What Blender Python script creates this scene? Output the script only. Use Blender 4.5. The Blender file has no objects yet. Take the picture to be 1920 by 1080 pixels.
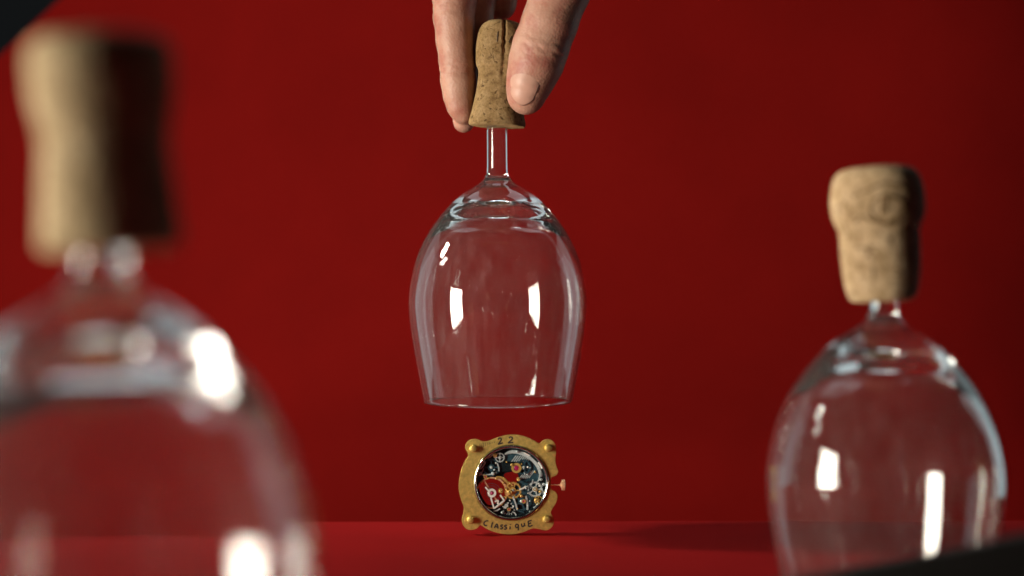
import bpy, bmesh, math, random
import numpy as np
from mathutils import Vector, Matrix, noise

R = math.radians
random.seed(7)
S = bpy.context.scene
COL = S.collection

# ------------------------------------------------------------------ camera
FPX, CAMH = 2800.0, 0.119            # focal length in photo pixels, lens height over the table
DG = 0.719                           # distance of the lifted glass
cam_d = bpy.data.cameras.new('camera')
cam = bpy.data.objects.new('camera', cam_d)
COL.objects.link(cam)
cam.location = (0, 0, CAMH)
cam.rotation_euler = (R(90), 0, 0)
cam_d.sensor_width = 36.0
cam_d.lens = FPX / 1920 * 36.0
cam_d.clip_start, cam_d.clip_end = 0.01, 50
cam_d.dof.use_dof = True
cam_d.dof.focus_distance = 0.708
cam_d.dof.aperture_fstop = 3.5
S.camera = cam

# ------------------------------------------------------------------ world
W = bpy.data.worlds.new('World')
S.world = W
W.use_nodes = True
bgn = W.node_tree.nodes['Background']
bgn.inputs['Color'].default_value = (0.85, 0.95, 1.0, 1)
bgn.inputs['Strength'].default_value = 0.007


# ------------------------------------------------------------------ lamps
def area(name, loc, target, sx, sy, watts, col):
    d = bpy.data.lights.new(name, 'AREA')
    d.shape = 'RECTANGLE'
    d.size, d.size_y = sx, sy
    d.energy, d.color = watts, col
    o = bpy.data.objects.new(name, d)
    COL.objects.link(o)
    o.location = loc
    v = Vector(target) - Vector(loc)
    o.rotation_euler = v.to_track_quat('-Z', 'Y').to_euler()
    return o


area('key_softbox', (-0.60, 0.27, 0.094), (0.60, 0.42, 0.16), 0.24, 0.345, 11.4, (1.0, 0.94, 0.80))
area('highlight_tail_lamp', (-0.60, 0.27, -0.21), (0.0, 0.62, 0.10), 0.14, 0.26, 0.35, (0.90, 0.96, 1.0))  # added dim lamp; puts a faint tail under the key's highlights
for hz in (0.675, 0.805):                  # one lamp behind a two-pane grid
    hs = area('high_side_lamp', (-0.98, 0.745, hz), (0.05, 0.80, -0.02), 0.12, 0.10, 0.23, (1.0, 0.95, 0.84))
    hs.data.spread = R(28)
area('right_rear_panel', (0.90, 1.18, 0.25), (0.0, 0.68, 0.14), 0.44, 0.90, 0.80, (0.78, 0.96, 1.0))
area('left_rear_panel', (-0.88, 1.18, 0.25), (0.0, 0.68, 0.14), 0.44, 0.90, 0.80, (0.78, 0.96, 1.0))
area('top_rear_panel', (0.0, 1.18, 1.06), (0.0, 0.65, 0.15), 1.0, 0.5, 2.2, (0.75, 0.95, 1.0))

bd = bpy.data.lights.new('small_rear_bulb', 'POINT')
bd.energy, bd.color, bd.shadow_soft_size = 1.2, (0.88, 0.98, 1.0), 0.04
bo = bpy.data.objects.new('small_rear_bulb', bd)
COL.objects.link(bo)
bo.location = (0.18, 1.18, 1.10)

# ------------------------------------------------------------------ render
S.view_settings.view_transform = 'Standard'
S.view_settings.look = 'None'
S.view_settings.exposure = 0.0
S.view_settings.gamma = 1.0
S.render.engine = 'CYCLES'
cy = S.cycles
cy.max_bounces = 16
cy.transmission_bounces = 16
cy.glossy_bounces = 8
cy.diffuse_bounces = 4
cy.transparent_max_bounces = 16
cy.caustics_refractive = True
cy.caustics_reflective = True
cy.sample_clamp_indirect = 30.0
cy.blur_glossy = 0.3
cy.use_denoising = True


# ------------------------------------------------------------------ helpers
def at(px, py, Y):
    """point seen at photo pixel (px, py) at distance Y"""
    return Vector(((px - 960) / FPX * Y, Y, CAMH - (py - 540) / FPX * Y))


def link(name, me, mat, parent=None, smooth=True):
    o = bpy.data.objects.new(name, me)
    COL.objects.link(o)
    if mat is not None:
        me.materials.clear()
        me.materials.append(mat)
    if parent is not None:
        o.parent = parent
    if smooth:
        for p in me.polygons:
            p.use_smooth = True
    return o


def obj(name, bm, mat, parent=None, smooth=True, sharp=None):
    me = bpy.data.meshes.new(name)
    bm.normal_update()
    if sharp is not None:
        for e in bm.edges:
            if len(e.link_faces) == 2 and e.calc_face_angle(0) > R(sharp):
                e.smooth = False
    bm.to_mesh(me)
    bm.free()
    return link(name, me, mat, parent, smooth)


def empty(name, loc):
    o = bpy.data.objects.new(name, None)
    o.empty_display_size = 0.01
    COL.objects.link(o)
    o.location = loc
    return o


def tag(o, label=None, cat=None, group=None, kind=None):
    if label: o['label'] = label
    if cat: o['category'] = cat
    if group: o['group'] = group
    if kind: o['kind'] = kind
    return o


# ------------------------------------------------------------------ materials
def new_mat(name):
    m = bpy.data.materials.new(name)
    m.use_nodes = True
    nt = m.node_tree
    return m, nt, nt.nodes['Principled BSDF']


def N(nt, kind, **kw):
    n = nt.nodes.new(kind)
    for k, v in kw.items():
        if k in n.inputs:
            n.inputs[k].default_value = v
        else:
            setattr(n, k, v)
    return n


def ramp(nt, fac, stops):
    r = nt.nodes.new('ShaderNodeValToRGB')
    el = r.color_ramp.elements
    while len(el) < len(stops):
        el.new(0.5)
    for e, (p, c) in zip(el, stops):
        e.position = p
        e.color = (c[0], c[1], c[2], 1)
    nt.links.new(fac, r.inputs['Fac'])
    return r


def noise_tex(nt, scale, detail=4, rough=0.55, vec=None, dist=0.0):
    n = N(nt, 'ShaderNodeTexNoise', Scale=scale, Detail=detail, Roughness=rough, Distortion=dist)
    if vec is None:
        tc = nt.nodes.new('ShaderNodeTexCoord')
        vec = tc.outputs['Object']
    nt.links.new(vec, n.inputs['Vector'])
    return n


def bump(nt, height, strength, dist, bsdf, prev=None):
    b = N(nt, 'ShaderNodeBump', Strength=strength, Distance=dist)
    nt.links.new(height, b.inputs['Height'])
    if prev is not None:
        nt.links.new(prev.outputs['Normal'], b.inputs['Normal'])
    nt.links.new(b.outputs['Normal'], bsdf.inputs['Normal'])
    return b


def mat_paper(name, c1, c2, rough, spec, fine=1400.0):
    m, nt, b = new_mat(name)
    n1 = noise_tex(nt, fine, 3, 0.7)
    n2 = noise_tex(nt, 9.0, 4, 0.6)
    mx = N(nt, 'ShaderNodeMath', operation='MULTIPLY_ADD')
    nt.links.new(n2.outputs['Fac'], mx.inputs[0])
    mx.inputs[1].default_value = 0.35
    ad = N(nt, 'ShaderNodeMath', operation='MULTIPLY')
    nt.links.new(n1.outputs['Fac'], ad.inputs[0])
    ad.inputs[1].default_value = 0.65
    nt.links.new(ad.outputs[0], mx.inputs[2])
    r = ramp(nt, mx.outputs[0], [(0.3, c1), (0.7, c2)])
    nt.links.new(r.outputs['Color'], b.inputs['Base Color'])
    b.inputs['Roughness'].default_value = rough
    b.inputs['Specular IOR Level'].default_value = spec
    bump(nt, n1.outputs['Fac'], 0.25, 0.0004, b)
    return m


M = {}
M['wall'] = mat_paper('red_backdrop_paper', (0.190, 0.0034, 0.0026), (0.305, 0.0064, 0.0047), 0.9, 0.10)
M['table'] = mat_paper('red_table_paper', (0.155, 0.0024, 0.0026), (0.255, 0.0046, 0.0047), 0.75, 0.06, 1800.0)
M['board'] = mat_paper('matte_black_board', (0.012, 0.011, 0.010), (0.026, 0.024, 0.022), 0.7, 0.3)


def mat_glass():
    m, nt, b = new_mat('clear_glass')
    b.inputs['Base Color'].default_value = (1, 1, 1, 1)
    b.inputs['Roughness'].default_value = 0.0
    b.inputs['IOR'].default_value = 1.5
    b.inputs['Transmission Weight'].default_value = 1.0
    # faint wiping streaks and dust; diffuse white also stands in for milky glow
    tc = nt.nodes.new('ShaderNodeTexCoord')
    mp = N(nt, 'ShaderNodeMapping')
    mp.inputs['Scale'].default_value = (1, 1, 0.22)
    nt.links.new(tc.outputs['Object'], mp.inputs['Vector'])
    n = noise_tex(nt, 260.0, 5, 0.7, mp.outputs['Vector'])
    r = ramp(nt, n.outputs['Fac'], [(0.40, (0.008,) * 3), (0.60, (0.022,) * 3), (0.74, (0.08,) * 3)])
    d = N(nt, 'ShaderNodeBsdfDiffuse')
    d.inputs['Color'].default_value = (0.7, 0.68, 0.65, 1)
    mx = nt.nodes.new('ShaderNodeMixShader')
    nt.links.new(r.outputs['Color'], mx.inputs['Fac'])
    nt.links.new(b.outputs['BSDF'], mx.inputs[1])
    nt.links.new(d.outputs['BSDF'], mx.inputs[2])
    nt.links.new(mx.outputs['Shader'], nt.nodes['Material Output'].inputs['Surface'])
    n3 = noise_tex(nt, 35.0, 2, 0.5)
    bump(nt, n3.outputs['Fac'], 0.10, 0.002, b)
    return m


M['glass'] = mat_glass()


def mat_cork(name, tint):
    m, nt, b = new_mat(name)
    n1 = noise_tex(nt, 190.0, 6, 0.68)
    n2 = noise_tex(nt, 900.0, 4, 0.7)
    t = lambda c: tuple(c[i] * tint[i] for i in range(3))
    r1 = ramp(nt, n1.outputs['Fac'], [(0.28, t((0.20, 0.115, 0.045))), (0.45, t((0.47, 0.325, 0.18))),
                                     (0.62, t((0.60, 0.44, 0.275))), (0.8, t((0.67, 0.52, 0.35)))])
    r2 = ramp(nt, n2.outputs['Fac'], [(0.3, (0.55, 0.5, 0.45)), (0.55, (1, 1, 1))])
    mx = N(nt, 'ShaderNodeMix', data_type='RGBA', blend_type='MULTIPLY')
    mx.inputs['Factor'].default_value = 0.8
    nt.links.new(r1.outputs['Color'], mx.inputs[6])
    nt.links.new(r2.outputs['Color'], mx.inputs[7])
    vo = N(nt, 'ShaderNodeTexNoise', Scale=330.0, Detail=2.0, Roughness=0.5, Distortion=1.2)
    tc_ = nt.nodes.new('ShaderNodeTexCoord')
    nt.links.new(tc_.outputs['Object'], vo.inputs['Vector'])
    rp = ramp(nt, vo.outputs['Fac'], [(0.30, (0.22, 0.15, 0.10)), (0.40, (1, 1, 1))])
    my = N(nt, 'ShaderNodeMix', data_type='RGBA', blend_type='MULTIPLY')
    my.inputs['Factor'].default_value = 0.9
    nt.links.new(mx.outputs[2], my.inputs[6])
    nt.links.new(rp.outputs['Color'], my.inputs[7])
    nt.links.new(my.outputs[2], b.inputs['Base Color'])
    b.inputs['Roughness'].default_value = 0.85
    b.inputs['Diffuse Roughness'].default_value = 1.0
    b.inputs['Specular IOR Level'].default_value = 0.15
    b1 = bump(nt, n1.outputs['Fac'], 0.5, 0.001, b)
    b2 = bump(nt, n2.outputs['Fac'], 0.5, 0.0006, b, b1)
    bump(nt, rp.outputs['Color'], 0.6, 0.0006, b, b2)
    return m


M['cork'] = mat_cork('pale_cork', (1, 1, 1))
M['cork_olive'] = mat_cork('olive_brown_cork', (0.60, 0.54, 0.41))
M['cork_yellow'] = mat_cork('yellowish_cork', (1.05, 1.12, 1.08))


def mat_plain(name, col, rough=0.5, metal=0.0, spec=0.5, nscale=None, namp=0.25, bmp=0.0):
    m, nt, b = new_mat(name)
    b.inputs['Roughness'].default_value = rough
    b.inputs['Metallic'].default_value = metal
    b.inputs['Specular IOR Level'].default_value = spec
    n = noise_tex(nt, nscale or 400.0, 4, 0.6)
    r = ramp(nt, n.outputs['Fac'], [(0.3, tuple(c * (1 - namp) for c in col)), (0.7, tuple(min(1, c * (1 + namp)) for c in col))])
    nt.links.new(r.outputs['Color'], b.inputs['Base Color'])
    if bmp:
        bump(nt, n.outputs['Fac'], bmp, 0.0003, b)
    return m


M['ink'] = mat_plain('burnt_brand_ink', (0.13, 0.075, 0.03), 0.9, 0, 0.1, 900)
M['gold'] = mat_plain('satin_gold_brass', (0.70, 0.52, 0.16), 0.55, 1.0, 0.5, 500, 0.22, 0.16)
M['bezel'] = mat_plain('polished_steel', (0.52, 0.58, 0.60), 0.10, 1.0, 0.5, 300, 0.05)
M['gold_pol'] = mat_plain('polished_gold', (0.85, 0.56, 0.17), 0.25, 0.6, 0.5, 600, 0.1)
M['rose'] = mat_plain('rose_gold', (0.85, 0.48, 0.28), 0.3, 0.5, 0.5, 600, 0.1)
M['steel'] = mat_plain('frosted_rhodium', (0.60, 0.68, 0.68), 0.28, 0.45, 0.8, 1500, 0.25, 0.5)
M['blued'] = mat_plain('blued_dark_steel', (0.045, 0.115, 0.15), 0.24, 0.5, 0.8, 1500, 0.4, 0.5)
M['dark'] = mat_plain('dark_oxidised_steel', (0.016, 0.030, 0.036), 0.22, 0.5, 0.6, 1500, 0.4, 0.5)
M['jewel'] = mat_plain('ruby_jewel', (0.35, 0.02, 0.10), 0.05, 0.0, 0.8, 300, 0.1)
M['engrave'] = mat_plain('dark_engraving', (0.045, 0.028, 0.02), 0.6, 0.0, 0.3, 600, 0.3)
M['white'] = mat_plain('white_frosted_metal', (0.80, 0.78, 0.72), 0.4, 0.3, 0.5, 600, 0.1)


def mat_skin():
    m, nt, b = new_mat('skin')
    n1 = noise_tex(nt, 75.0, 8, 0.64)
    r = ramp(nt, n1.outputs['Fac'], [(0.34, (0.30, 0.100, 0.072)), (0.5, (0.37, 0.185, 0.13)), (0.72, (0.42, 0.24, 0.172))])
    nt.links.new(r.outputs['Color'], b.inputs['Base Color'])
    b.inputs['Roughness'].default_value = 0.5
    b.inputs['Specular IOR Level'].default_value = 0.35
    b.inputs['Subsurface Weight'].default_value = 0.25
    b.inputs['Subsurface Radius'].default_value = (1.0, 0.35, 0.2)
    b.inputs['Subsurface Scale'].default_value = 0.003
    v = N(nt, 'ShaderNodeTexVoronoi', Scale=900.0)
    tc = nt.nodes.new('ShaderNodeTexCoord')
    nt.links.new(tc.outputs['Object'], v.inputs['Vector'])
    n2 = noise_tex(nt, 300.0, 4, 0.6)
    b1 = bump(nt, v.outputs['Distance'], 0.30, 0.0004, b)
    bump(nt, n2.outputs['Fac'], 0.22, 0.0005, b, b1)
    return m


M['skin'] = mat_skin()
M['nail'] = mat_plain('finger_nail', (0.43, 0.235, 0.175), 0.45, 0, 0.35, 200, 0.08)

# ------------------------------------------------------------------ the setting
TE = 0.119 * FPX / (977.5 - 540)          # back edge of the table top
bm = bmesh.new()
xs = np.linspace(-0.36, 0.40, 60)
prof = [(0.10, -0.02), (0.10, 0.0)] + [(y, 0.0) for y in np.linspace(0.14, TE - 0.001, 40)] + [(TE, -0.0012), (TE, -0.02)]
rows = []
for x in xs:
    row = []
    for (y, z) in prof:
        yy = y + (0.0105 * (x + 0.03) if y > 0.5 else 0.0)           # the back edge runs a touch askew
        row.append(bm.verts.new((x, yy, z)))
    rows.append(row)
for a, b_ in zip(rows, rows[1:]):
    for i in range(len(prof) - 1):
        bm.faces.new((a[i], b_[i], b_[i + 1], a[i + 1]))
    bm.faces.new((a[-1], b_[-1], b_[0], a[0]))
bm.faces.new(rows[0][::-1])
bm.faces.new(rows[-1])
bmesh.ops.recalc_face_normals(bm, faces=bm.faces)
tag(obj('tabletop', bm, M['table'], sharp=40), kind='structure')

WY = 1.10                                  # backdrop sheet, standing behind the table
bm = bmesh.new()
c1, c2 = at(20, 84, WY), at(200, -84, WY)
out = [(-0.46, -0.30), (0.46, -0.30), (0.46, 0.66), (c2.x + 0.25, 0.66)]
d = (c2 - c1).normalized()
k = (0.66 - c1.z) / d.z
out[3] = (c1.x + d.x * k, 0.66)
k2 = (-0.46 - c1.x) / d.x
out.append((-0.46, c1.z + d.z * k2))
fv = [bm.verts.new((x, WY, z)) for x, z in out]
bv = [bm.verts.new((x, WY + 0.004, z)) for x, z in out]
n = len(out)
bm.faces.new(fv)
bm.faces.new(bv[::-1])
for i in range(n):
    bm.faces.new((fv[i], fv[(i + 1) % n], bv[(i + 1) % n], bv[i]))
bmesh.ops.recalc_face_normals(bm, faces=bm.faces)
tag(obj('backdrop', bm, M['wall'], smooth=False), kind='structure')

# ------------------------------------------------------------------ lathe
def lathe(profile, seg, fn=None, closed=False):
    """profile: list of (r, z); r = 0 collapses to a pole. fn(r, z, a) -> r, z"""
    bm = bmesh.new()
    rings = []
    for (r, z) in profile:
        if r < 1e-7:
            rings.append([bm.verts.new((0, 0, z))])
        else:
            ring = []
            for i in range(seg):
                a = 2 * math.pi * i / seg
                rr, zz = (r, z) if fn is None else fn(r, z, a)
                ring.append(bm.verts.new((rr * math.cos(a), rr * math.sin(a), zz)))
            rings.append(ring)
    pairs = list(zip(rings, rings[1:]))
    if closed:
        pairs.append((rings[-1], rings[0]))
    for a, b in pairs:
        if len(a) == 1 and len(b) == 1:
            continue
        for i in range(seg):
            j = (i + 1) % seg
            if len(a) == 1:
                bm.faces.new((a[0], b[j], b[i]))
            elif len(b) == 1:
                bm.faces.new((a[i], a[j], b[0]))
            else:
                bm.faces.new((a[i], a[j], b[j], b[i]))
    bmesh.ops.recalc_face_normals(bm, faces=bm.faces)
    return bm


def spline(pts, n):
    """Catmull-Rom through 2-D points"""
    out = []
    P = [pts[0]] + list(pts) + [pts[-1]]
    for i in range(1, len(P) - 2):
        p0, p1, p2, p3 = (np.array(P[i + k], float) for k in (-1, 0, 1, 2))
        for t in np.linspace(0, 1, n, endpoint=False):
            out.append(tuple(0.5 * (2 * p1 + (p2 - p0) * t + (2 * p0 - 5 * p1 + 4 * p2 - p3) * t * t
                                    + (3 * p1 - p0 - 3 * p2 + p3) * t ** 3)))
    out.append(tuple(pts[-1]))
    return out


MM = 1 / 3.894 / 1000                      # metres for one photo pixel at the lifted glass
RIM = 752.0


def gz(y):                                 # photo row -> height over the rim
    return (RIM - y) * MM


outer = [(138.2, 752), (144.2, 722), (152.2, 680), (159.2, 640), (164.5, 604), (167.3, 572), (165.5, 540), (158, 502),
         (147, 470), (132, 440), (118, 419), (103, 400), (84.5, 380), (67, 365), (48, 353), (32, 343), (23.5, 333), (20, 322),
         (19.4, 308), (19.2, 260), (19.2, 190)]
inner = [(133.0, 752), (139.2, 722), (147.4, 680), (154.6, 640), (159.8, 604), (162.4, 572), (160.4, 540), (152, 502),
         (140, 473), (124, 446), (108, 428), (92, 414), (73, 402), (52, 393.5), (28, 388.5), (10, 387), (0, 386.8)]
o_pts = [(r * MM, gz(y)) for r, y in spline(outer, 6)]
i_pts = [(max(r, 0) * MM, gz(y)) for r, y in spline(inner, 6)]
o_pts = o_pts + [(17.0 * MM, gz(186)), (0, gz(186))]
i_pts[-1] = (0.0, i_pts[-1][1])
rim_pts = [((136.7) * MM, gz(753.8)), ((134.6) * MM, gz(753.6))]
glass_prof = i_pts[::-1] + rim_pts[::-1] + o_pts


def wob(r, z, a):
    # hand-blown unevenness of the heavy shoulder
    w = 1 + 0.004 * math.sin(2 * a + 1.0 + z * 60)
    return r * w, z


GLASS = None


def make_glass(parent):
    global GLASS
    if GLASS is None:
        g = obj('glass', lathe(glass_prof, 128, wob), M['glass'], parent)
        GLASS = g.data
        return g
    return link('glass', GLASS, None, parent)


# ------------------------------------------------------------------ corks
def cork_profile(pts):
    """pts (r, z) in photo pixels of the lifted glass, z up from the cork's foot"""
    p = [(r * MM, z * MM) for r, z in spline(pts, 7)]
    p[0] = (0.0, p[0][1])
    p[-1] = (0.0, p[-1][1])
    return p


def fnz(seed, amp, cracks=()):
    off = Vector((seed * 3.1, seed * 1.7, seed * 0.9))

    def f(r, z, a):
        p = Vector((r * math.cos(a), r * math.sin(a), z))
        v = noise.noise(p * 130 + off) * 0.9 + noise.noise(p * 420 + off) * 0.45
        pit = noise.noise(p * 260 + off * 2)
        dr = amp * v - (amp * 2.2 * max(0, pit - 0.42))
        for (ca, cw, z0, z1, dep) in cracks:
            da = (a - ca + math.pi) % (2 * math.pi) - math.pi
            da += 0.05 * noise.noise(Vector((z * 500, seed, 0)))
            t = max(0.0, 1 - abs(da) * r / cw) if r > 1e-4 else 0
            if z0 < z < z1:
                e = min(1, (z - z0) / (0.25 * (z1 - z0)))
                dr -= dep * t * e
        return max(r + dr, r * 0.3), z + amp * 0.8 * noise.noise(p * 200 - off)
    return f


def make_cork(parent, pts, z, tilt, seed, mat, cracks=(), scale=1.0, shift=(0, 0), label=None):
    prof = cork_profile(pts)
    bm = lathe(prof, 200, fnz(seed, 0.00022, cracks))
    o = obj('cork', bm, mat, parent)
    o.location = (shift[0], shift[1], z)
    o.rotation_euler = tilt
    o.scale = (scale,) * 3
    return o, prof


def prof_r(prof, z):
    best = None
    for (r0, z0), (r1, z1) in zip(prof, prof[1:]):
        if (z0 - z) * (z1 - z) <= 0 and abs(z1 - z0) > 1e-9:
            t = (z - z0) / (z1 - z0)
            best = max(best or 0, r0 + (r1 - r0) * t)
    return best or 0.01


def mark(parent, prof, strokes, width, mat, name='brand_mark'):
    """ink lines wrapped on the cork. strokes: polylines of (x, z) in metres on the camera-facing side"""
    bm = bmesh.new()
    for st in strokes:
        L = spline(st, 8) if len(st) > 2 else [tuple(np.array(st[0]) + (np.array(st[1]) - np.array(st[0])) * t) for t in np.linspace(0, 1, 8)]
        prev = None
        for i, (x, z) in enumerate(L):
            nx, nz = (np.array(L[min(i + 1, len(L) - 1)]) - np.array(L[max(i - 1, 0)]))
            l = math.hypot(nx, nz) or 1
            w = width * (0.7 + 0.5 * noise.noise(Vector((x * 900, z * 900, 3))))
            pr = []
            for s in (-1, 1):
                xx, zz = x - s * nz / l * w, z + s * nx / l * w
                r = prof_r(prof, zz) + 0.00032
                xx = max(-r * 0.98, min(r * 0.98, xx))
                for dd in (0.0, -0.0010):
                    rr = r + dd
                    yy = -math.sqrt(max(rr * rr - xx * xx, 0))
                    pr.append(bm.verts.new((xx, yy, zz)))
            if prev:
                a, b, c, d = prev
                e, f, g, h = pr
                bm.faces.new((a, e, g, c)); bm.faces.new((b, d, h, f))
                bm.faces.new((a, b, f, e)); bm.faces.new((c, g, h, d))
            prev = pr
    bmesh.ops.recalc_face_normals(bm, faces=bm.faces)
    return obj(name, bm, mat, parent)


FLARED = [(0, 0), (30, -0.5), (49, 0), (52.5, 2), (52.8, 8), (50, 22), (46, 42), (42.5, 62), (40, 85), (39.5, 98), (41.5, 106),
          (45, 113), (46.5, 125), (46.5, 145), (45, 165), (41, 181), (33, 192), (20, 197.5), (0, 199)]
STRAIGHT = [(0, 0), (30, -0.5), (42, 1), (47, 6), (51.5, 20), (55, 40), (56.5, 65), (56.8, 90), (57.5, 103), (61, 111), (65.5, 124),
            (67, 142), (65.5, 160), (62.5, 174), (57, 184), (46, 191), (25, 193.5), (0, 194)]
MUSH = [(0, 0), (30, -0.5), (50, 1), (55, 6), (54.5, 20), (53, 42), (51, 66), (49.5, 84), (49.5, 96), (51.5, 108), (54, 122),
        (56, 140), (56, 158), (54, 172), (46, 180), (25, 184), (0, 184.5)]
MUSH = [(r, z * 0.93) for r, z in MUSH]

# --- lifted glass in the middle
P0 = at(934.5, RIM, DG)
mid = empty('wine_glass', P0)
mid.rotation_euler = (R(0.0), R(-0.3), 0)
tag(mid, 'middle upturned wine glass held in the air above the gold watch movement', 'wine glass', 'upturned wine glasses with cork handles')
make_glass(mid)
ck, pf = make_cork(mid, FLARED, gz(237), (R(1.0), R(3.2), 0), 1.0, M['cork_olive'],
                   cracks=[(R(-82), 0.0011, 0.033, 0.060, 0.0030), (R(-80), 0.0016, 0.020, 0.040, 0.0008)])
q = 1 / 4.153 * MM


def cm(zx, zy):                             # zoomed photo point on the middle cork -> (x, z) on it
    return ((zx - 655) * q, (980 - zy) * q)


mark(ck, pf, [[cm(628, 272), cm(626, 350)], [cm(735, 300), cm(716, 350)], [cm(716, 345), cm(728, 352)]], 0.00028, M['engrave'])

# --- right glass
YR = DG / 1.3
PR = at(1657, 0, YR)
right = empty('wine_glass', (PR.x, YR, 0.0004))
tag(right, 'right upturned wine glass standing on the table, its cork branded with an eye mark', 'wine glass', 'upturned wine glasses with cork handles')
make_glass(right)
zc = CAMH - (566 - 540) / FPX * YR
ck, pf = make_cork(right, STRAIGHT, zc, (R(0), R(-3.2), 0), 2.0, M['cork'], shift=(-0.0003, 0))
q2 = 1 / 3.273 * MM / 1.3


def rm(zx, zy):
    return ((zx - 420) * q2, (905 - zy) * q2)


eye = [[rm(225, 262), rm(290, 240), rm(390, 200), rm(470, 212), rm(540, 262)],
       [rm(230, 425), rm(268, 385), rm(330, 425), rm(400, 442), rm(480, 425), rm(540, 395)],
       [rm(330, 300), rm(312, 350), rm(335, 405), rm(395, 432), rm(460, 410), rm(505, 360), rm(480, 300), rm(420, 275), rm(370, 282), rm(330, 300)],
       [rm(345, 285), rm(400, 283), rm(455, 290)], [rm(402, 290), rm(398, 372)], [rm(372, 300), rm(370, 390)]]
mark(ck, pf, eye, 0.00042, M['ink'])
mark(ck, pf, [[rm(318, 695), rm(320, 765)], [rm(300, 700), rm(332, 697)], [rm(440, 720), rm(470, 722), rm(470, 745), rm(440, 752)],
              [rm(230, 570), rm(300, 578), rm(345, 570)]], 0.00038, M['ink'], 'cork_print')

# --- left glass, nearest to the lens
KL = 1.12
YL = DG * KL / 2.4
PL = at(191, 0, YL)
left = empty('wine_glass', (PL.x, YL, 0.0005))
left.scale = (KL,) * 3
tag(left, 'large blurred upturned wine glass with cork, nearest at the left edge', 'wine glass', 'upturned wine glasses with cork handles')
make_glass(left)
zc = (CAMH - (472 - 540) / FPX * YL) / KL
ck, pf = make_cork(left, MUSH, zc, (R(5), R(-2.0), 0), 3.0, M['cork_yellow'], scale=0.98, shift=(0.0020, 0))

# ------------------------------------------------------------------ black board in the lower right foreground
YB = 0.452
p1, p2 = at(1500, 1080, YB), at(1853, 1012, YB)
sl = (p2.z - p1.z) / (p2.x - p1.x)
bm = bmesh.new()
x0, x1 = 0.045, 0.235
zt = lambda x: p1.z + (x - p1.x) * sl
front = [bm.verts.new(v) for v in ((x0, YB - 0.006, 0.0003), (x1, YB - 0.006, 0.0003), (x1, YB - 0.006, zt(x1)), (x0, YB - 0.006, zt(x0)))]
back = [bm.verts.new(v) for v in ((x0, YB, 0.0003), (x1, YB, 0.0003), (x1, YB, zt(x1)), (x0, YB, zt(x0)))]
bm.faces.new(front)
bm.faces.new(back[::-1])
for i in range(4):
    bm.faces.new((front[i], back[i], back[(i + 1) % 4], front[(i + 1) % 4]))
bmesh.ops.recalc_face_normals(bm, faces=bm.faces)
bmesh.ops.bevel(bm, geom=bm.edges[:], offset=0.0006, segments=2, affect='EDGES')
tag(obj('black_board', bm, M['board'], smooth=False), 'black board with slanting top edge, blurred in the lower right foreground', 'board')

# ------------------------------------------------------------------ watch movement
YW = 0.7197
MS = 1 / 4.908 * MM                        # metres for one pixel of the enlarged crop
WC = at(840 + 585 / 4.908, 800 + 520 / 4.908, YW)
watch = empty('watch_movement', (WC.x, YW, 0.0))
watch.rotation_euler = (R(-1.0), 0, R(4.0))
tag(watch, 'gold framed skeleton watch movement engraved 22 standing on the red table', 'watch movement')
CZ = (1000 - 520) * MS + 0.0002            # height of its centre over the table


def wp(zx, zy):
    return ((zx - 585) * MS, CZ + (520 - zy) * MS)


def plate(name, pts, y0, y1, mat, parent=watch, holes=(), bev=0.0, sharp=35):
    """flat plate cut to outline pts (x, z), from y0 (front) to y1 (back); holes punched by bridge faces"""
    bm = bmesh.new()
    loops = [pts] + list(holes)
    es = []
    for lp in loops:
        vs = [bm.verts.new((x, y0, z)) for x, z in lp]
        es += [bm.edges.new((vs[i], vs[(i + 1) % len(vs)])) for i in range(len(vs))]
    bmesh.ops.triangle_fill(bm, use_beauty=True, use_dissolve=False, edges=es)
    ext = bmesh.ops.extrude_face_region(bm, geom=bm.faces[:])
    for v in [g for g in ext['geom'] if isinstance(g, bmesh.types.BMVert)]:
        v.co.y = y1
    bmesh.ops.recalc_face_normals(bm, faces=bm.faces)
    if bev:
        ed = [e for e in bm.edges if len(e.link_faces) == 2 and e.calc_face_angle(0) > R(60)]
        bmesh.ops.bevel(bm, geom=ed, offset=bev, segments=2, affect='EDGES')
    return obj(name, bm, mat, parent, True, sharp)


def closed_spline(pts, n):
    out = []
    m = len(pts)
    for i in range(m):
        p0, p1, p2, p3 = (np.array(pts[(i + k) % m], float) for k in (-1, 0, 1, 2))
        for t in np.linspace(0, 1, n, endpoint=False):
            out.append(tuple(0.5 * (2 * p1 + (p2 - p0) * t + (2 * p0 - 5 * p1 + 4 * p2 - p3) * t * t
                                    + (3 * p1 - p0 - 3 * p2 + p3) * t ** 3)))
    return out


def circ(cx, cz, r, n=40, a0=0):
    return [(cx + r * math.cos(a0 + 2 * math.pi * i / n), cz + r * math.sin(a0 + 2 * math.pi * i / n)) for i in range(n)]


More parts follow.
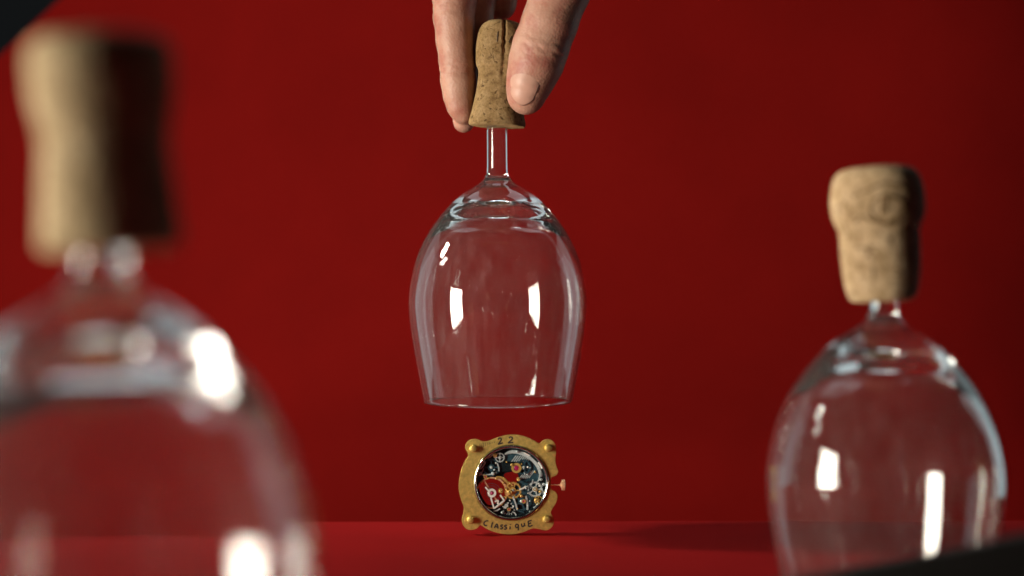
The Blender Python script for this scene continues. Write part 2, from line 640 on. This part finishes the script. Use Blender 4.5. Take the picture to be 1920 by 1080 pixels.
outline = [(160, 205), (172, 158), (212, 128), (268, 124), (318, 143), (370, 142), (450, 112), (545, 88), (640, 86), (730, 108), (800, 142),
           (845, 166), (880, 140), (925, 128), (970, 144), (995, 185), (998, 250), (992, 320), (1004, 380), (1018, 425), (1000, 460), (955, 482),
           (950, 540), (955, 592), (995, 615), (1012, 655), (1000, 710), (968, 762), (950, 805), (972, 850), (978, 900), (952, 945), (905, 966), (845, 955),
           (780, 948), (700, 978), (600, 998), (500, 992), (415, 972), (345, 940), (300, 912), (272, 938), (225, 954), (175, 948), (138, 910), (128, 862),
           (140, 805), (146, 750), (125, 690), (106, 620), (100, 555), (106, 480), (125, 400), (158, 325), (186, 278), (176, 238)]
ol = closed_spline([wp(*p) for p in outline], 4)
RI = 352 * MS
c0 = wp(583, 524)
frame = plate('frame_plate', ol, 0.0, 0.0028, M['gold'], holes=[circ(c0[0], c0[1], RI, 96)], bev=0.00018)


def ringmesh(name, c, r0, r1, y0, y1, mat, parent=watch, seg=72, dome=0.0):
    bm = bmesh.new()
    prof = [(r0, y0), (r1, y0 - dome), (r1, y1), (r0, y1)]
    if dome:
        rm_, rw = (r0 + r1) / 2, (r1 - r0) / 2
        prof = [(r0, y1)] + [(rm_ - rw * math.cos(t), y0 + rw - dome * 2 - (rw + dome) * math.sin(t)) for t in np.linspace(0, math.pi, 9)] + [(r1, y1)]
    rows = [[bm.verts.new((c[0] + r * math.cos(2 * math.pi * i / seg), y, c[1] + r * math.sin(2 * math.pi * i / seg))) for (r, y) in prof] for i in range(seg)]
    for i in range(seg):
        a, b = rows[i], rows[(i + 1) % seg]
        for j in range(len(prof)):
            k = (j + 1) % len(prof)
            bm.faces.new((a[j], b[j], b[k], a[k]))
    bmesh.ops.recalc_face_normals(bm, faces=bm.faces)
    return obj(name, bm, mat, parent, True, 35)


def disc(name, c, r, y0, y1, mat, parent=watch, seg=24, bev=0.25, slot=False):
    bm = bmesh.new()
    b = r * bev
    prof = [(0, y0), (r - b, y0), (r - b * 0.3, y0 + b * 0.35), (r, y0 + b), (r, y1), (0, y1)]
    rows = []
    for (rr, y) in prof:
        if rr == 0:
            rows.append([bm.verts.new((c[0], y, c[1]))])
        else:
            rows.append([bm.verts.new((c[0] + rr * math.cos(2 * math.pi * i / seg), y, c[1] + rr * math.sin(2 * math.pi * i / seg))) for i in range(seg)])
    for a, b2 in zip(rows, rows[1:]):
        for i in range(seg):
            j = (i + 1) % seg
            if len(a) == 1: bm.faces.new((a[0], b2[i], b2[j]))
            elif len(b2) == 1: bm.faces.new((a[i], a[j], b2[0]))
            else: bm.faces.new((a[i], a[j], b2[j], b2[i]))
    bmesh.ops.recalc_face_normals(bm, faces=bm.faces)
    return obj(name, bm, mat, parent, True, 40)


# corner pins stick out of the plate, front and back
for (zx, zy) in ((228, 208), (922, 205), (205, 858), (905, 860)):
    p = wp(zx, zy)
    disc('pin', p, 33 * MS, -0.0030, 0.0062, M['gold'], frame, 28, 0.22)


def strokes_flat(name, strokes, w, y, mat, parent):
    bm = bmesh.new()
    for st in strokes:
        L = spline(st, 5) if len(st) > 2 else list(st)
        prev = None
        for i, (x, z) in enumerate(L):
            a = np.array(L[min(i + 1, len(L) - 1)]) - np.array(L[max(i - 1, 0)])
            l = math.hypot(*a) or 1
            nx, nz = -a[1] / l * w, a[0] / l * w
            pr = [bm.verts.new((x - nx, y, z - nz)), bm.verts.new((x + nx, y, z + nz)),
                  bm.verts.new((x + nx, y + 0.0004, z + nz)), bm.verts.new((x - nx, y + 0.0004, z - nz))]
            if prev:
                for j in range(4):
                    k = (j + 1) % 4
                    bm.faces.new((prev[j], prev[k], pr[k], pr[j]))
            else:
                bm.faces.new(pr)
            prev = pr
        bm.faces.new(prev[::-1])
    bmesh.ops.recalc_face_normals(bm, faces=bm.faces)
    return obj(name, bm, mat, parent, False)


def let(cx, cy, ang, pts, sc=1.0):
    """a letter stroke in crop pixels around (cx, cy), turned by ang"""
    ca, sa = math.cos(R(ang)), math.sin(R(ang))
    return [wp(cx + sc * (x * ca - y * sa), cy + sc * (x * sa + y * ca)) for x, y in pts]


two = [(-14, -14), (-4, -24), (10, -20), (10, -6), (-6, 10), (-18, 22), (0, 20), (20, 18)]
for p_ in (let(480, 140, -10, two, 1.15), let(578, 132, 2, two, 1.2)):
    strokes_flat('engraved_digit', [p_], 7.0 * MS, -0.00005, M['engrave'], frame)
C_ = [[(20, -22), (4, -20), (-12, -4), (-10, 16), (4, 24), (20, 20)]]
L_ = [[(4, -28), (0, 0), (2, 24)]]
A_ = [[(-16, 24), (-4, -10), (6, -12), (14, 6), (18, 24)], [(-10, 10), (12, 10)]]
S_ = [[(14, -14), (0, -16), (-8, -6), (4, 2), (12, 10), (2, 20), (-12, 18)]]
I_ = [[(2, -4), (0, 22)], [(5, -26), (6, -18)]]
Q_ = [[(14, -8), (-2, -14), (-14, 0), (-6, 16), (10, 12), (14, -8)], [(14, -10), (12, 14), (10, 44)]]
U_ = [[(-14, -12), (-14, 10), (-2, 18), (10, 8)], [(12, -14), (14, 18)]]
E_ = [[(24, -26), (-8, -22), (-10, 0), (-12, 24), (24, 20)], [(-10, 0), (16, -4)]]
word = [(C_, 345, 890, 14), (L_, 402, 912, 10), (A_, 445, 918, 8), (S_, 492, 927, 5), (S_, 528, 930, 2), (I_, 570, 930, 0), (Q_, 634, 920, -5), (U_, 692, 910, -8), (E_, 752, 902, -11)]
for L, x, y, a in word:
    strokes_flat('engraved_letter', [let(x, y, a, s, 1.0) for s in L], 7.0 * MS, -0.00005, M['engrave'], frame)

for k in range(9):
    x = 292 + k * 17
    strokes_flat('hatch_mark', [[wp(x, 205 - k * 6), wp(x + 4, 160 - k * 2)]], 2.0 * MS, -0.00004, M['engrave'], frame)

# --- round case inside the frame
bez = ringmesh('bezel', c0, 318 * MS, 350 * MS, 0.0006, 0.0050, M['bezel'], seg=96, dome=0.0006)
ringmesh('inner_ring', c0, 300 * MS, 317 * MS, 0.0020, 0.0048, M['dark'], bez, 96)


def poly(name, pts, y0, y1, mat, n=3, parent=watch, holes=(), bev=0.00030):
    return plate(name, closed_spline([wp(*p) for p in pts], n), y0, y1, mat, parent, holes, bev)


def gear(name, zc_, r, teeth, y0, y1, mat, spokes=5, parent=watch, th=0.1, hub=0.28, rimw=0.76):
    c = wp(*zc_)
    r *= MS
    pts = []
    for i in range(teeth):
        for f, rr in ((0.0, 1 - th), (0.25, 1 - th), (0.42, 1), (0.62, 1), (0.8, 1 - th)):
            a = 2 * math.pi * (i + f) / teeth
            pts.append((c[0] + r * rr * math.cos(a), c[1] + r * rr * math.sin(a)))
    holes = []
    for s in range(spokes):
        a0 = 2 * math.pi * s / spokes + 0.13
        a1 = 2 * math.pi * (s + 1) / spokes - 0.13
        aa = np.linspace(a0, a1, 7)
        ri, ro = r * hub * 1.25, r * rimw
        holes.append([(c[0] + ro * math.cos(a), c[1] + ro * math.sin(a)) for a in aa] +
                     [(c[0] + ri * math.cos(a), c[1] + ri * math.sin(a)) for a in aa[::-1]])
    g = plate(name, pts, y0, y1, mat, parent, holes, 0.0)
    disc('arbor', c, r * hub * 0.55, y0 - 0.0005, y1 + 0.0004, M['steel'], g, 16, 0.3)
    return g


def screw(zc_, r, y0, mat, parent=watch, a=30):
    c = wp(*zc_)
    s = disc('screw', c, r * MS, y0 - 0.0004, y0 + 0.0006, mat, parent, 18, 0.3)
    if parent is watch:
        w = r * MS
        ca, sa = math.cos(R(a)), math.sin(R(a))
        strokes_flat('screw_slot', [[(c[0] - ca * w * .75, c[1] - sa * w * .75), (c[0] + ca * w * .75, c[1] + sa * w * .75)]], w * 0.13, y0 - 0.00042, M['engrave'], s)
    return s


def jewel(zc_, r, y0, parent=watch):
    c = wp(*zc_)
    rg = ringmesh('jewel_setting', c, r * 0.72 * MS, r * 1.3 * MS, y0, y0 + 0.0006, M['gold_pol'], parent, 24)
    if parent is watch:
        disc('jewel', c, r * 0.8 * MS, y0 + 0.0001, y0 + 0.0006, M['jewel'], rg, 20, 0.5)
    return rg


def hole(pts):
    return closed_spline([wp(*p) for p in pts], 3)


plate('main_plate', circ(c0[0], c0[1], 299 * MS, 72), 0.0042, 0.0048, M['dark'], watch,
      [hole([(270, 590), (300, 525), (345, 495), (420, 478), (500, 505), (545, 580), (548, 640), (505, 668), (440, 725), (375, 740), (315, 715), (278, 660)]),
       hole([(520, 455), (590, 432), (640, 440), (655, 495), (610, 560), (550, 510)]), hole([(640, 620), (690, 640), (690, 690), (640, 680)]),
       hole([(490, 745), (530, 735), (540, 775), (500, 790)])])
# skeleton bridges (crop pixel outlines); the red backdrop shows through between them
poly('barrel_bridge', [(520, 275), (600, 235), (690, 245), (780, 300), (840, 380), (870, 470), (800, 500), (740, 470), (690, 400), (640, 345), (560, 345), (500, 330)], 0.0028, 0.0036, M['blued'])
poly('train_bridge', [(690, 480), (770, 490), (850, 500), (885, 560), (880, 650), (850, 730), (790, 770), (720, 745), (690, 680), (650, 640), (640, 560)], 0.0030, 0.0038, M['blued'])
poly('lower_plate', [(380, 770), (450, 750), (540, 700), (620, 640), (700, 700), (780, 770), (700, 815), (600, 835), (500, 832), (420, 810)], 0.0032, 0.0040, M['dark'])
poly('upper_plate', [(300, 380), (340, 310), (410, 255), (470, 235), (520, 270), (490, 330), (470, 400), (420, 440), (340, 455), (290, 470), (272, 430)], 0.0032, 0.0040, M['dark'])
poly('centre_bar', [(440, 470), (520, 480), (590, 560), (640, 620), (600, 660), (545, 650), (520, 560), (470, 500)], 0.0026, 0.0033, M['gold_pol'])
poly('side_bar', [(820, 470), (850, 470), (845, 560), (800, 660), (770, 700), (755, 690), (790, 600)], 0.0022, 0.0029, M['blued'])
poly('click_bar', [(740, 520), (770, 510), (772, 640), (765, 745), (735, 745), (735, 640)], 0.0023, 0.0029, M['blued'])
poly('crescent_bar', [(520, 270), (570, 232), (650, 232), (740, 268), (820, 330), (860, 400), (872, 470), (850, 470), (820, 390), (760, 320), (680, 275), (600, 258)], 0.0018, 0.0026, M['steel'])
poly('regulator_arm', [(470, 340), (580, 338), (600, 360), (590, 420), (480, 425), (462, 400)], 0.0024, 0.0031, M['dark'])
# striped decoration: raised ribs on the bridges
for i in range(8):
    x = 590 + i * 21
    strokes_flat('stripe_rib', [[wp(x, 335), wp(x + 42, 280)]], 4.2 * MS, 0.00262, M['steel'], watch)
for i in range(6):
    x = 655 + i * 19
    strokes_flat('stripe_rib', [[wp(x, 502 - i * 3), wp(x + 55, 432 - i * 3)]], 3.8 * MS, 0.00265, M['steel'], watch)
# wheels
gear('ratchet_wheel', (400, 385), 88, 30, 0.0020, 0.0026, M['blued'], 4)
gear('crown_wheel', (700, 385), 74, 26, 0.0019, 0.0025, M['blued'], 5)
gear('third_wheel', (680, 700), 96, 34, 0.0020, 0.0026, M['blued'], 5)
gear('fourth_wheel', (805, 590), 74, 30, 0.0017, 0.0022, M['steel'], 5)
gear('escape_wheel', (560, 770), 62, 15, 0.0021, 0.0026, M['steel'], 4, th=0.25)
gear('centre_wheel', (600, 600), 82, 36, 0.0019, 0.0024, M['gold_pol'], 5)
gear('minute_wheel', (480, 295), 46, 20, 0.0017, 0.0023, M['steel'], 4)
gear('setting_wheel', (835, 690), 42, 16, 0.0016, 0.0022, M['gold_pol'], 4)
gear('intermediate_wheel', (720, 580), 46, 18, 0.0014, 0.0020, M['blued'], 4)
# balance wheel with its white cock, lower left
bc = wp(405, 620)
bal = ringmesh('balance_wheel', bc, 132 * MS, 146 * MS, 0.0019, 0.0025, M['rose'], seg=64)
strokes_flat('balance_arm', [[wp(330, 500), wp(480, 740)]], 6 * MS, 0.0021, M['rose'], bal)
for i in range(12):
    a = 2 * math.pi * i / 12 + 0.2
    disc('balance_screw', (bc[0] + 139 * MS * math.cos(a), bc[1] + 139 * MS * math.sin(a)), 9 * MS, 0.0016, 0.0024, M['gold_pol'], bal, 10, 0.3)
sp = [[(bc[0] + (16 + 5.5 * t) * MS * math.cos(t * 1.6), bc[1] + (16 + 5.5 * t) * MS * math.sin(t * 1.6)) for t in np.linspace(0, 14, 90)]]
strokes_flat('hairspring', [sp[0]], 1.4 * MS, 0.0022, M['blued'], bal)
cock = ringmesh('balance_cock', bc, 20 * MS, 40 * MS, 0.0010, 0.0018, M['white'], seg=36)
strokes_flat('cock_arm', [[wp(372, 596), wp(345, 565)], [wp(395, 660), wp(425, 765)], [wp(425, 762), wp(520, 688)], [wp(520, 692), wp(482, 640)],
                          [wp(432, 700), wp(462, 690), wp(458, 722)]], 7 * MS, 0.0011, M['white'], cock)
disc('end_stone', bc, 15 * MS, 0.0009, 0.0017, M['jewel'], cock, 18, 0.5)
# jewels and screws
for (x, y, r) in ((632, 392, 36), (486, 600, 17), (650, 495, 14), (345, 470, 13), (700, 700, 15), (562, 772, 13), (805, 590, 13)):
    jewel((x, y), r, 0.0012)
for i, (x, y, r, m) in enumerate(((435, 272, 20, 'gold_pol'), (820, 690, 20, 'gold_pol'), (570, 615, 24, 'gold_pol'), (592, 362, 14, 'gold_pol'), (655, 497, 13, 'gold_pol'),
                                  (885, 545, 13, 'steel'), (300, 440, 15, 'steel'), (330, 745, 14, 'steel'), (760, 800, 13, 'steel'), (680, 650, 13, 'gold_pol'),
                                  (850, 610, 12, 'gold_pol'), (415, 440, 15, 'steel'), (860, 500, 12, 'steel'), (485, 600, 10, 'gold_pol'), (640, 240, 10, 'steel'), (500, 800, 12, 'steel'))):
    screw((x, y), r, 0.0011, M[m], a=random.uniform(0, 180))


# small levers, springs and studs that fill the plates
for (x0_, y0_, x1_, y1_, w_, m_) in ((300, 400, 345, 330, 6, 'steel'), (345, 455, 450, 430, 5, 'steel'), (285, 460, 330, 395, 4, 'steel'), (455, 345, 470, 420, 5, 'steel'),
                                     (600, 655, 640, 780, 7, 'steel'), (640, 780, 700, 800, 5, 'blued'), (720, 650, 735, 780, 8, 'steel'), (760, 560, 785, 500, 5, 'steel'),
                                     (830, 520, 850, 440, 6, 'steel'), (860, 570, 885, 640, 5, 'steel'), (610, 800, 628, 830, 6, 'steel'), (420, 790, 480, 765, 6, 'steel'),
                                     (660, 590, 720, 560, 7, 'white'), (500, 660, 560, 640, 5, 'gold_pol'), (560, 520, 600, 560, 6, 'gold_pol'), (790, 760, 830, 720, 5, 'steel'),
                                     (700, 250, 760, 280, 5, 'white'), (835, 340, 870, 400, 9, 'white'), (360, 300, 420, 262, 5, 'steel'), (700, 520, 745, 520, 6, 'dark')):
    strokes_flat('lever', [[wp(x0_, y0_), wp((x0_ + x1_) / 2 + 5, (y0_ + y1_) / 2 + 4), wp(x1_, y1_)]], w_ * MS, 0.0013 + 0.0004 * random.random(), M[m_], watch)
for k in range(34):
    a_, r_ = random.uniform(0, 2 * math.pi), random.uniform(0.45, 0.97) * 296
    if math.pi * 0.95 < a_ < math.pi * 1.35:
        continue
    disc('stud', wp(583 + r_ * math.cos(a_), 524 - r_ * math.sin(a_)), random.uniform(5, 9) * MS, 0.0010 + 0.0008 * random.random(), 0.0030, M[random.choice(('steel', 'steel', 'white', 'gold_pol'))], watch, 10, 0.5)


# --- winding stem and crown
def xlathe(name, prof, z, y, mat, parent, seg=20):
    bm = bmesh.new()
    rows = [[bm.verts.new((x, y + max(r, 1e-5) * math.cos(2 * math.pi * i / seg), z + max(r, 1e-5) * math.sin(2 * math.pi * i / seg))) for i in range(seg)] for (x, r) in prof]
    for a, b in zip(rows, rows[1:]):
        for i in range(seg):
            j = (i + 1) % seg
            bm.faces.new((a[i], a[j], b[j], b[i]))
    bm.faces.new(rows[0][::-1]); bm.faces.new(rows[-1])
    bmesh.ops.recalc_face_normals(bm, faces=bm.faces)
    return obj(name, bm, mat, parent, True, 40)


sx, sz = wp(930, 553)
ex = wp(1040, 553)[0]
stem = xlathe('winding_stem', [(sx, 5 * MS), (ex + 0.0003, 5 * MS)], sz, 0.0018, M['rose'], watch, 12)
xlathe('crown', [(ex - 4 * MS, 6 * MS), (ex, 14 * MS), (ex + 10 * MS, 34 * MS), (ex + 14 * MS, 50 * MS), (ex + 38 * MS, 53 * MS), (ex + 44 * MS, 46 * MS), (ex + 46 * MS, 0)],
       sz, 0.0018, M['rose'], stem, 28)

# ------------------------------------------------------------------ the hand
def cone_field(X, Yg, Zg, a, b, ra, rb):
    """distance to a round cone, approximated by a capsule with blended radius"""
    ab = b - a
    L2 = float(ab @ ab)
    t = ((X - a[0]) * ab[0] + (Yg - a[1]) * ab[1] + (Zg - a[2]) * ab[2]) / L2
    t = np.clip(t, 0, 1)
    dx = X - (a[0] + t * ab[0]); dy = Yg - (a[1] + t * ab[1]); dz = Zg - (a[2] + t * ab[2])
    return np.sqrt(dx * dx + dy * dy + dz * dz) - (ra + (rb - ra) * t)


def smin(a, b, k):
    h = np.clip(0.5 + 0.5 * (b - a) / k, 0, 1)
    return b + (a - b) * h - k * h * (1 - h)


def J(px, py, Y, r):
    p = at(px, py, Y)
    return (np.array(p, dtype=np.float32), r / FPX * Y)


thumb = [J(1040, -300, .722, 58), J(1062, -170, .705, 60), J(1066, -90, .697, 57), J(1052, -20, .692, 55.5), J(1030, 45, .691, 52), J(1014, 88, .692, 52.5),
         J(1005, 118, .693, 51), J(995, 148, .694, 44.5), J(988, 172, .695, 37.5), J(986, 182, .696, 33)]
index = [J(905, -235, .733, 46), J(890, -165, .728, 46), J(868, -80, .722, 40), J(850, 0, .719, 37.5), J(849, 30, .719, 36), J(852, 75, .720, 33.5), J(856, 118, .7205, 32),
         J(858, 150, .721, 31), J(860, 178, .7215, 28), J(864, 200, .722, 24.5), J(868, 212, .7225, 20)]
middle = [J(920, -240, .752, 46), J(915, -175, .746, 46), J(900, -90, .739, 39), J(893, -5, .735, 37), J(890, 40, .7345, 34), J(885, 100, .734, 31.5), J(881, 150, .734, 30),
          J(876, 195, .7335, 26), J(871, 222, .733, 21), J(869, 231, .733, 18)]
ring = [J(940, -230, .768, 44), J(937, -160, .762, 44), J(932, -90, .752, 38), J(930, -40, .745, 36), J(936, -2, .742, 33), J(938, 10, .742, 29)]
pinky = [J(962, -210, .784, 38), J(962, -150, .784, 38), J(958, -95, .780, 31), J(950, -55, .772, 28), J(942, -25, .764, 25), J(938, -12, .760, 20)]
palm = [(J(935, -240, .745, 64), J(985, -480, .748, 62)), (J(955, -235, .765, 60), J(1000, -480, .758, 60)), (J(965, -225, .782, 48), J(1010, -480, .768, 52)),
        (J(1010, -330, .728, 62), J(1000, -480, .745, 62)), (J(985, -260, .735, 56), J(1040, -300, .722, 58)), (J(960, -215, .728, 40), J(1050, -200, .708, 50)),
        (J(990, -480, .752, 82), J(1000, -560, .756, 80)), (J(1015, -490, .762, 74), J(1015, -560, .762, 76)), (J(1002, -560, .757, 82), J(1015, -900, .765, 118))]
h = 0.00085
lo = np.array((-0.052, 0.655, 0.188), dtype=np.float32)
hi = np.array((0.072, 0.835, 0.490), dtype=np.float32)
dims = np.ceil((hi - lo) / h).astype(int)
ax = [lo[i] + h * np.arange(dims[i], dtype=np.float32) for i in range(3)]


def chain_field(segs, k):
    F = np.full(dims, 0.05, dtype=np.float32)
    for (a, ra), (b, rb) in segs:
        m = max(ra, rb) + 0.012
        i0 = np.maximum(((np.minimum(a, b) - m - lo) / h).astype(int), 0)
        i1 = np.minimum(((np.maximum(a, b) + m - lo) / h).astype(int) + 1, dims)
        if np.any(i1 <= i0):
            continue
        sl_ = tuple(slice(i0[i], i1[i]) for i in range(3))
        X = ax[0][sl_[0]][:, None, None]; Yv = ax[1][sl_[1]][None, :, None]; Zv = ax[2][sl_[2]][None, None, :]
        F[sl_] = smin(F[sl_], cone_field(X, Yv, Zv, a, b, ra, rb), k)
    return F


pairs = lambda ch: list(zip(ch, ch[1:]))
FP = chain_field(palm, 0.012)
F = FP
index2 = [(p + np.array((0.0008, 0.0062, 0), dtype=np.float32), r * 0.95) for p, r in index]      # a finger is deeper than wide
for ch in (thumb, index, index2, middle, ring, pinky):
    fc_ = chain_field(pairs(ch), 0.002)
    if ch is index:
        fi_ = fc_
        continue
    if ch is index2:
        fc_ = smin(fi_, fc_, 0.004)
    F = np.minimum(F, smin(FP, fc_, 0.007))
del FP


def surface_nets(F):
    s = F < 0
    nx, ny, nz = F.shape
    c = np.zeros((nx - 1, ny - 1, nz - 1), dtype=np.int8)
    for dx in (0, 1):
        for dy in (0, 1):
            for dz in (0, 1):
                c += s[dx:nx - 1 + dx, dy:ny - 1 + dy, dz:nz - 1 + dz]
    cells = np.argwhere((c > 0) & (c < 8))
    idx = np.full(c.shape, -1, dtype=np.int64)
    idx[tuple(cells.T)] = np.arange(len(cells))
    acc = np.zeros((len(cells), 3)); cnt = np.zeros(len(cells))
    offs = [(x, y, z) for x in (0, 1) for y in (0, 1) for z in (0, 1)]
    for i, o1 in enumerate(offs):
        for o2 in offs[i + 1:]:
            if sum(abs(p - q_) for p, q_ in zip(o1, o2)) != 1:
                continue
            f1 = F[cells[:, 0] + o1[0], cells[:, 1] + o1[1], cells[:, 2] + o1[2]].astype(float)
            f2 = F[cells[:, 0] + o2[0], cells[:, 1] + o2[1], cells[:, 2] + o2[2]].astype(float)
            x = (f1 < 0) != (f2 < 0)
            t = np.where(x, f1 / np.where(x, f1 - f2, 1), 0)
            p = np.array(o1)[None] + t[:, None] * (np.array(o2) - np.array(o1))[None]
            acc += np.where(x[:, None], p, 0); cnt += x
    V = (cells + acc / cnt[:, None]) * h + lo
    faces = []
    for axis in range(3):
        u, v = [(1, 2), (2, 0), (0, 1)][axis]
        a = [slice(None)] * 3; b = [slice(None)] * 3
        a[axis] = slice(0, -1); b[axis] = slice(1, None)
        s0, s1 = s[tuple(a)], s[tuple(b)]
        e = np.argwhere(s0 != s1)
        e = e[(e[:, u] > 0) & (e[:, v] > 0) & (e[:, u] < F.shape[u] - 1) & (e[:, v] < F.shape[v] - 1)]
        flip = s0[tuple(e.T)]
        du = np.zeros(3, int); du[u] = 1
        dv = np.zeros(3, int); dv[v] = 1
        q_ = np.stack([idx[tuple((e - du - dv).T)], idx[tuple((e - dv).T)], idx[tuple(e.T)], idx[tuple((e - du).T)]], 1)
        q_[~flip] = q_[~flip][:, ::-1]
        faces.append(q_)
    return V, np.concatenate(faces)


V, Fc = surface_nets(F)
del F
# creases of the thumb joint and faint tendon relief
def crease(c, nrm, width, depth, halfspan):
    c = np.array(c); nrm = np.array(nrm) / np.linalg.norm(nrm)
    dd = V - c
    s_ = dd @ nrm
    wob_ = 0.0006 * np.sin(dd[:, 0] * 900)
    rad = np.linalg.norm(dd, axis=1)
    return depth * np.exp(-((s_ + wob_) / width) ** 2) * np.exp(-(rad / halfspan) ** 4)


from_me = bpy.data.meshes.new('hand')
from_me.from_pydata(V.tolist(), [], Fc.tolist())
from_me.update()
nor = np.empty(len(V) * 3, dtype=np.float32)
from_me.vertices.foreach_get('normal', nor)
nor = nor.reshape(-1, 3)
ta = np.array(at(1014, 88, .692)) - np.array(at(995, 148, .694))     # thumb axis
front = np.array((0, -0.012, 0))
dsp = np.zeros(len(V))
for (px, py, dep) in ((1020, 84, 0.00035), (1013, 99, 0.0006), (1008, 112, 0.00025)):
    dsp += crease(np.array(at(px, py, .692)) + front, ta, 0.0009, dep, 0.012)
for (px, py, dep) in ((850, 12, 0.0005), (851, 26, 0.0005), (857, 128, 0.0005), (857, 140, 0.0004)):
    dsp += crease(np.array(at(px, py, .7195)), (0.05, 0, 1), 0.0008, dep, 0.014)
V2 = V - nor * dsp[:, None]
# the bed of the thumb nail sinks a little under the nail fold
from_me.vertices.foreach_set('co', V2.astype(np.float32).ravel())
from_me.update()
hand = link('hand', from_me, M['skin'])
sm = hand.modifiers.new('relax', 'SMOOTH')
sm.factor, sm.iterations = 0.5, 4
tag(hand, 'hand reaching down from above, thumb and fingers gripping the middle cork', 'hand')


# --- nails: curved plates set into the finger ends
def nail(name, chain, base, tip, Ybase, facing, halfw, off, arc=0.85):
    """base, tip: photo pixels of the nail's root and free edge on the finger's axis; facing: outward direction"""
    cs = [(p, r) for p, r in chain]

    def surf(p, dirn):
        # march outward along dirn until outside the chain
        p = np.array(p, float)
        dirn = np.array(dirn, float); dirn /= np.linalg.norm(dirn)
        t = 0.03
        for _ in range(140):
            x = p + dirn * t
            dmin = 1
            for (a, ra), (b, rb) in zip(cs, cs[1:]):
                ab = b - a
                s = float(np.clip((x - a) @ ab / (ab @ ab), 0, 1))
                dmin = min(dmin, np.linalg.norm(x - a - ab * s) - (ra + (rb - ra) * s))
            if dmin < 0.00005:
                break
            t -= max(dmin * 0.9, 0.00005)
        return p + dirn * t
    A, B = np.array(at(*base, Ybase)), np.array(at(*tip, Ybase))
    axv = (B - A) / np.linalg.norm(B - A)
    fac = np.array(facing, float)
    fac -= axv * (fac @ axv); fac /= np.linalg.norm(fac)
    side = np.cross(axv, fac)
    nu, nv = 17, 15
    bm = bmesh.new()
    grid = []
    for j in range(nv):
        v = j / (nv - 1)
        row = []
        for i in range(nu):
            u = -1 + 2 * i / (nu - 1)
            vv = v
            if v < 0.5:
                vv = v + (1 - math.sqrt(max(0, 1 - u * u * 0.92))) * 0.42 * (1 - 2 * v)
            else:
                vv = v - (1 - math.sqrt(max(0, 1 - u * u * 0.92))) * 0.46 * (2 * v - 1)
            ang = u * arc
            dirn = fac * math.cos(ang) + side * math.sin(ang)
            q_ = surf(A + (B - A) * vv, dirn) + dirn * (off * (0.25 + 0.75 * min(1, v * 2.2)) * (1 - 0.45 * u ** 4))
            row.append(bm.verts.new(q_))
        grid.append(row)
    for j in range(nv - 1):
        for i in range(nu - 1):
            bm.faces.new((grid[j][i], grid[j][i + 1], grid[j + 1][i + 1], grid[j + 1][i]))
    bmesh.ops.recalc_face_normals(bm, faces=bm.faces)
    o = obj(name, bm, M['nail'], hand)
    sm_ = o.modifiers.new('even', 'SMOOTH')
    sm_.factor, sm_.iterations = 0.5, 3
    so = o.modifiers.new('thick', 'SOLIDIFY')
    so.thickness = 0.0006
    so.offset = 0.0
    return o


nail('thumb_nail', thumb, (1000, 146), (984, 203), .6945, (-0.30, -1, 0.0), 0.0066, 0.0007, 0.68)
nail('finger_nail', index, (858, 175), (865, 224), .7215, (-0.2, 1, 0), 0.0046, 0.0002, 0.8)
nail('finger_nail', middle, (878, 193), (870, 243), .7345, (-0.2, 1, 0), 0.0044, 0.0001, 0.8)
